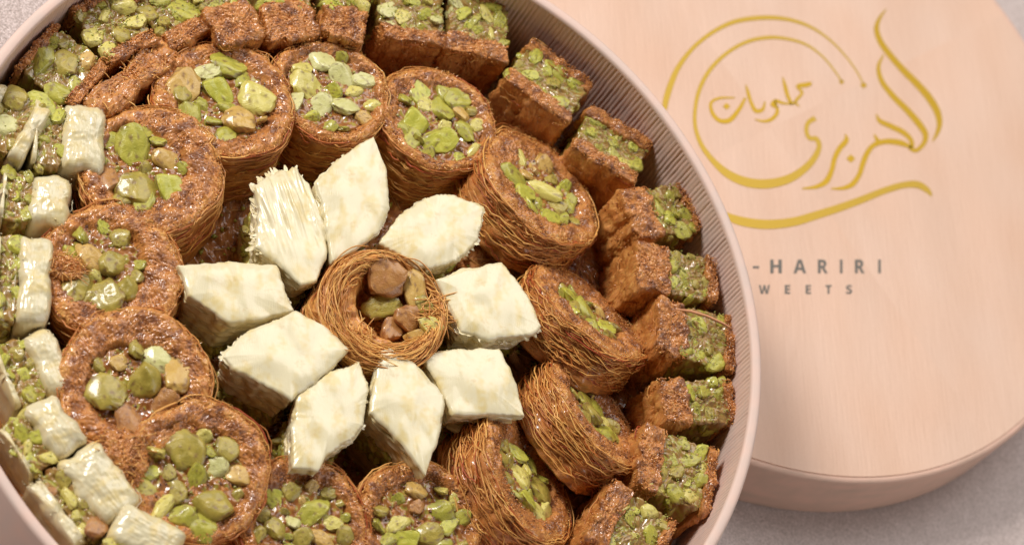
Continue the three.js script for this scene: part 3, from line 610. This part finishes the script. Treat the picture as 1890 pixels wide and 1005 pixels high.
const creams = [
  ['cream pastry square with long olive nut slivers, touching the box wall beside the brown squares', [22, 222], { w: .020, d: .017, y: -.008, band: [.3, .8], kinds: ['olive', 'pale', 'olive'], big: 1.3, nuts: 6 }],
  ['cream pastry square with a glossy round green nut, behind the torn-coil roll', [128, 248], { w: .021, d: .021, y: -.0085, band: [.6, .92], dir: [-1, -.15], kinds: ['bright', 'yellow', 'green'], big: 1.3, nuts: 5 }],
  ['cream pastry square, next one along from the glossy-nut square', [66, 362], { w: .016, d: .020, y: -.0105, turn: 9, tilt: 6, band: [.58, .92], kinds: ['green', 'bright', 'olive'] }],
  ['long cream pastry square beside the flap-end roll', [44, 512], { w: .027, d: .016, y: -.0095, turn: -4, tilt: 4, band: [.62, .94], kinds: ['green', 'bright', 'yellow'], nuts: 9 }],
  ['dull cream pastry square beside the dark-hollow roll', [62, 674], { w: .019, d: .0195, y: -.012, turn: 7, tilt: 5, band: [.5, .88], kinds: ['green', 'olive', 'bright'], nuts: 10 }],
  ['cream pastry square with frilled white top, next to the dark-hollow roll foot', [78, 798], { w: .0165, d: .019, y: -.008, tilt: 10, band: [.58, .9], kinds: ['bright', 'green', 'yellow'], dir: [-.85, .5] }],
  ['large cream pastry square with scattered nut bits, beside the torn orange flap', [158, 908], { w: .022, d: .024, y: -.0075, turn: -6, tilt: 8, band: [.58, .8], kinds: ['bright', 'yellow', 'olive', 'brown'], nuts: 7, dir: [-.75, .65] }],
  ['pale fluffy cream pastry square in front of the syrup-glazed roll', [268, 1000], { w: .020, d: .018, y: -.005, turn: 14, band: [.7, .92], kinds: ['bright', 'yellow'] }],
];
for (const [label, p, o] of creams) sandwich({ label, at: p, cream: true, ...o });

// ------------------------------------------------------------------ white diamonds
function diamond(d) {
  const tau = rad(d.tilt || 0), dir = d.dir || [0, 1], l = Math.hypot(...dir), out = flatDir(dir[0] / l, dir[1] / l);
  const n = V(0, Math.cos(tau), 0).addScaledVector(out, Math.sin(tau));
  let cx = 0, cy = 0; for (const [x, y] of d.px) { cx += x / d.px.length; cy += y / d.px.length; }
  const O = at(cx, cy, d.y || -.003), s = rr(0, 90);
  const ez = out.clone().addScaledVector(n, -out.dot(n)).normalize(), ex = n.clone().cross(ez);
  const poly = d.px.map(([x, y]) => { const p = onPlane(x, y, O, n).sub(O); return [p.dot(ex), p.dot(ez)]; });
  let rm = 0; for (const p of poly) rm = Math.max(rm, Math.hypot(...p));
  const h = (O.y - FLOOR - rm * .85 * Math.sin(tau)) / Math.cos(tau) - .0003;
  const g = thing('diamond_pastry', d.label, 'pastry', 'white diamond pastries round the nest', O.clone().addScaledVector(n, -h), n, out);
  const N = 220, raw = resample(poly, N, 0);
  const rag = d.rag === undefined ? 1 : d.rag, TAPER = -.2;
  const outline = raw.map(([x, z]) => { const L = Math.hypot(x, z), q = (noise3(x / .004 + s, z / .004, s) * .0003 + noise3(x / .0011, z / .0011, s) * .00013 * rag) / L; return [x * (1 + q), z * (1 + q)]; });
  const hTop = d.thick || .015, hMid = .008;
  const top = puck({
    outline, h: hTop, re: .0008, rings: 36, sides: 34, taper: TAPER, topY: (s0) => .0012 * (1 - s0 * s0 * s0),
    disp: (p, zone, t) => {
      const pleat = d.pleat ? noise3(p.x / .0017, p.y / .02, p.z / .02 + s) * .0008 * sstep(-.012, .008, p.z) : 0;
      if (zone === 'side') return noise3(p.x / .007 + s, p.y / .00075, p.z / .007) * .00028 + noise3(p.x / .005, p.y / .004 + s, p.z / .005) * .0005 + pleat;
      return nz(p, .012, s) * .0005 + Math.max(0, noise3(p.x / .004 + s, p.y / .02, p.z / .011)) * .00012 + pleat;
    },
    colour: (p, zone) => creamColour(p, s, zone === 'side' ? .5 : .12),
  });
  top.translate(0, h - hTop, 0); part('top_pastry', top, M.phyllo, g);
  const shrink = (k) => outline.filter((_, i) => i % 2 === 0).map(([x, z]) => [x * k, z * k]);
  const mid = puck({
    outline: shrink(.85), h: hMid, re: .0006, rings: 5, sides: 20, topY: () => 0, disp: (p) => nz(p, .0018, s) * .0009 + nz(p, .005, s) * .0009,
    colour: (p) => mix3([0.36, 0.27, 0.06], nz(p, .004, s + 4) > -.1 ? [0.46, 0.48, 0.08] : [0.55, 0.42, 0.10], sstep(-.3, .5, nz(p, .0016, s + 7))),
  });
  mid.translate(0, h - hTop - hMid + .0004, 0); part('pistachio_filling', mid, M.syrup, g);
  const hb = h - hTop - hMid + .0002;
  part('bottom_pastry', puck({ outline: shrink(.84), h: hb, re: .0008, rings: 5, sides: 22, topY: () => 0, disp: (p) => noise3(p.x / .006, p.y / .0008, p.z / .006) * .0005, colour: (p) => mix3(CY, CB, .5 + nz(p, .003, s) * .4) }), M.phyllo, g);
  // nuts on the open flanks and thin leaves of dough round the sides
  for (let k = 0; k < 14; k++) { const [x, z] = outlinePoint(outline, (k + rnd() * .7) / 14); addNut(g, x * .86, h - hTop - rr(.001, hMid - .0015), z * .86, rr(.0012, .0022), ['bright', 'yellow', 'green'][k % 3], 1.2); }
  const lv = bag();
  for (let k = 0; k < (d.leaves || 26); k++) {
    const t0 = rnd(), len = rr(.04, .2), y0 = h - .0005 - Math.pow(rnd(), 1.6) * (hTop - .001), st = 14, base = lv.pos.length / 3, po = rr(.0002, .0009), dr = rr(-.0012, .0004);
    const c = mix3(CW, CY, rr(0, .8));
    for (let i = 0; i <= st; i++) {
      const u = i / st, [x, z] = outlinePoint(outline, t0 + len * u), L = Math.hypot(x, z), env = Math.sin(u * 3.14159), e = po * env * (0.7 + .6 * noise3(k, u * 9, s));
      const tp = (1 + TAPER * ((h - y0) / hTop));
      for (const [q, yy] of [[tp - .0012 / L, y0], [tp + e / L, y0 + dr * env]]) { lv.pos.push(x * q, yy + noise3(k, u * 5, s + 3) * .0002, z * q); lv.col.push(...c); }
      if (i) { const a = base + i * 2; lv.idx.push(a - 2, a - 1, a, a - 1, a + 1, a); }
    }
  }
  part('dough_leaves', bagGeo(lv), M.phyllo, g, true);
  // frayed fringe along the cut ends
  const fr = bag();
  for (const [t0, t1, cnt, len] of d.fringe || []) for (let k = 0; k < cnt; k++) {
    const t = mix(t0, t1, rnd()), [x, z] = outlinePoint(outline, t), L = Math.hypot(x, z), q = rr(.4, 1) * len, yy = h - rr(.0006, .005), sw = rr(-.0008, .0008);
    const wv = rr(.0003, .0008), tx = -z / L, tz = x / L, base = fr.pos.length / 3, c = mix3(CW, CY, rr(0, .6)), dip = rr(-.0012, .0006);
    [[-.003, 1], [q * .5, .9], [q, .35]].forEach(([e, k2], i2) => {
      for (const sg of [-1, 1]) { fr.pos.push(x * (1 + e / L) + tx * (sg * wv * k2 + sw * i2 * .5), yy + dip * i2 * .5, z * (1 + e / L) + tz * (sg * wv * k2 + sw * i2 * .5)); fr.col.push(...c); }
      if (i2) { const a = base + i2 * 2; fr.idx.push(a - 2, a - 1, a, a - 1, a + 1, a); }
    });
  }
  if (fr.pos.length) part('frayed_ends', bagGeo(fr), M.phyllo, g, true);
}
const diamonds = [
  { label: 'pleated white diamond pastry fanned open with frayed end', px: [[470, 340], [505, 318], [545, 309], [577, 350], [607, 405], [603, 470], [585, 520], [555, 526], [510, 482], [470, 455], [478, 400]], pleat: 1, y: -.004, fringe: [[0, .2, 34, .0026], [.7, 1, 22, .002]], tilt: 4, dir: [-.3, -1] },
  { label: 'tall smooth white diamond pastry next to the pleated one, pointing away from the nest', px: [[690, 250], [712, 300], [722, 385], [700, 430], [645, 466], [613, 484], [598, 400], [582, 335], [625, 290]], y: -.002, rag: .6, fringe: [[.85, 1, 12, .0008]] },
  { label: 'white diamond pastry with serrated end pointing at the lid, beside the tall smooth one', px: [[835, 357], [895, 382], [885, 440], [845, 482], [790, 496], [720, 462], [698, 448], [745, 390], [785, 360]], y: -.004, rag: 1.6, fringe: [[.0, .3, 34, .0012]] },
  { label: 'white diamond pastry with golden flank, beside the pleated one on the cream-square side', px: [[326, 487], [420, 481], [510, 489], [543, 573], [470, 592], [420, 596], [348, 545]], y: -.0035, thick: .021, rag: .4, taper: -.2 },
  { label: 'broad white diamond pastry between the golden-flank and ragged-foot ones', px: [[408, 657], [450, 615], [545, 574], [600, 598], [643, 645], [610, 682], [538, 738], [492, 712], [430, 680]], y: -.001, thick: .019, rag: .8, taper: -.15, fringe: [[0, .15, 12, .001]] },
  { label: 'white diamond pastry with ragged foot, between the broad and pointed ones', px: [[548, 727], [600, 692], [664, 665], [679, 715], [672, 782], [650, 812], [606, 836], [588, 868], [540, 864], [538, 790]], y: -.002, rag: 1.8, fringe: [[.12, .5, 24, .0009]] },
  { label: 'long pointed white diamond pastry with its tip toward the small-nut roll', px: [[702, 648], [722, 640], [775, 675], [822, 728], [815, 790], [786, 878], [745, 822], [684, 760], [690, 700]], y: -.0015, rag: .5, taper: -.12 },
  { label: 'flat-footed white diamond pastry beside the pointed one on the lid side', px: [[775, 650], [850, 641], [925, 642], [948, 695], [971, 767], [905, 766], [835, 766], [803, 700]], y: -.003, rag: .7, taper: -.1 },
  { label: 'wide white diamond pastry touching the nest nuts, pointing at the edge-on roll', px: [[806, 516], [860, 496], [926, 482], [970, 540], [1002, 602], [985, 616], [900, 626], [852, 612], [825, 560]], y: -.0025, rag: 1.1, taper: -.1, fringe: [[.4, .75, 30, .001]] },
];
diamonds.forEach(diamond);

// ------------------------------------------------------------------ the nest in the middle
{
  const O = at(703, 575, -.0035), R = .0192, s = 7.7, h = O.y - FLOOR - .0003;
  const g = thing('kunafa_nest', 'round shredded pastry nest holding brown glazed nuts amid the white diamonds', 'pastry', null, O.clone().add(V(0, -h, 0)));
  const N = 230, outline = [];
  for (let i = 0; i < N; i++) { const a = -i / N * Math.PI * 2, f = 1 + noise3(Math.cos(a) * 1.4, Math.sin(a) * 1.4, s) * .06; outline.push([Math.cos(a) * R * f, Math.sin(a) * R * f]); }
  const hole = at(742, 552, -.0035).sub(O);
  const bowl = (s0, x, z) => { const q = Math.hypot(x - hole.x * .8, z - hole.z * .8) / .0135; return -.012 * (1 - sstep(.62, 1.02, q)) + .0012 * Math.sin(sstep(.62, 1, s0) * 3.14); };
  part('shredded_pastry', puck({
    outline, h, re: .0016, rings: 54, sides: 26, topY: bowl,
    disp: (p, zone) => { const a = Math.atan2(p.z, p.x), r = Math.hypot(p.x, p.z); return zone === 'side' ? fibre(p, s) : noise3(Math.cos(a) * 3.5, Math.sin(a) * 3.5, (r + p.y) / .0009) * .0004 + nz(p, .004, s) * .0007; },
    colour: (p, zone, s0) => { const a = Math.atan2(p.z, p.x), r = Math.hypot(p.x, p.z), f = noise3(Math.cos(a) * 4, Math.sin(a) * 4, (r + p.y) / .0009); return mix3(kunafaColour(p, s, .1), f > 0 ? KG : KM, .45); },
  }), M.strand, g);
  const st = bag();
  strands(st, outline, h - .0008, 420, s, 1.2, .35);
  for (let k = 0; k < 420; k++) { // threads wound over the rim
    const a0 = rr(0, 6.283), len = rr(.35, 1.6), r1 = rr(.62, .99), dr = rr(-.25, .25), pts = [], lift = rr(.0001, .0008) + (rnd() < .16 ? rr(0, .0024) : 0);
    for (let i = 0; i <= 10; i++) { const u = i / 10, a = a0 + len * u, q = Math.min(1.01, Math.max(.55, r1 + dr * u + noise3(k, u * 2, 3) * .03)); pts.push(V(Math.cos(a) * R * q, h + bowl(q, Math.cos(a) * R * q, Math.sin(a) * R * q) + lift * (1 + Math.sin(u * 3.14)) + noise3(k, u * 3, 9) * .0003, Math.sin(a) * R * q)); }
    thread(pts, rr(.00012, .00026), st, mix3(KM, KG, rr(0, 1.15)));
  }
  for (let k = 0; k < 190; k++) { // a loosened tuft on the near side and one by the wide diamond
    const [qx, qy] = k < 125 ? [640 + rr(-35, 45), 615 + rr(-25, 30)] : [808 + rr(-22, 22), 572 + rr(-30, 30)], p = at(qx, qy, -.0025).sub(O), b = V(p.x, h + rr(-.0005, .0012), p.z);
    const dd = V(rr(-1, 1), rr(-.3, .4), rr(-1, 1)).normalize(), L = rr(.004, .011), pts = [];
    for (let i = 0; i <= 5; i++) { const u = i / 5 - .5; pts.push(V(b.x + dd.x * L * u, b.y + dd.y * L * u - u * u * .003, b.z + dd.z * L * u)); }
    thread(pts, rr(.00014, .00026), st, mix3(KM, KG, rr(.1, 1.3)));
  }
  part('pastry_strands', bagGeo(st), M.strand, g, true);
  const put = (x, y, yy, r, k, sx, sz, ry, rx = 0, rz = 0) => { const p = at(x, y, O.y + yy).sub(O), m = part('glazed_nut', NUT[k][0], M.nut, g); m.position.set(p.x, h + yy, p.z); m.scale.set(r * sx, r, r * sz); m.rotation.set(rx, ry, rz); };
  put(708, 510, -.0008, .0064, 'brown', 1.0, 1.15, .4, .15, .1);
  put(765, 542, -.0022, .0040, 'ochre', 1.7, .95, 2.3, .35);
  put(752, 588, -.003, .0046, 'brown', .9, 1.05, 1.2, .3);
  put(704, 566, -.005, .0042, 'olive', 1.25, .9, .8, .4);
  put(798, 604, .0004, .0034, 'yellow', 1.1, .9, .2, .3);
  put(724, 606, -.0055, .0042, 'brown', 1.2, .9, 2);
  put(786, 568, -.0012, .0032, 'olive', 1.3, .8, 2.9, .2);
  put(770, 622, -.0024, .003, 'ochre', 1.2, .9, .6, .3);
}

// ------------------------------------------------------------------ loose bits
{
  const p = at(838, 785, -.014), g = thing('pastry_flake', 'small white pastry flake lying in the gap below the flat-footed diamond', 'flake', null, V(p.x, -.0145, p.z));
  const o = resample([[-.0022, -.002], [.0018, -.0024], [.0024, .0015], [-.0016, .0022]], 40, 1);
  part('flake', puck({ outline: o, h: .0012, re: .0003, rings: 5, sides: 3, topY: (s, x) => x * .3, disp: (q) => nz(q, .001, 3) * .0002, colour: (q) => creamColour(q, 4, .1) }), M.phyllo, g);
  const t = thing('stray_thread', 'single orange pastry thread lying across a kunafa square', 'thread', null, at(1288, 580, -.006)), b = bag();
  const O = at(1288, 580, -.006); thread([[1248, 570], [1275, 574], [1305, 583], [1335, 597], [1352, 607]].map(([x, y], i) => at(x, y, -.0068 + [0, .0006, .001, .0012, .001][i]).sub(O)), .0005, b, [0.62, 0.27, 0.12]);
  part('thread', bagGeo(b), M.strand, t);
}
renderer.render(scene, camera);
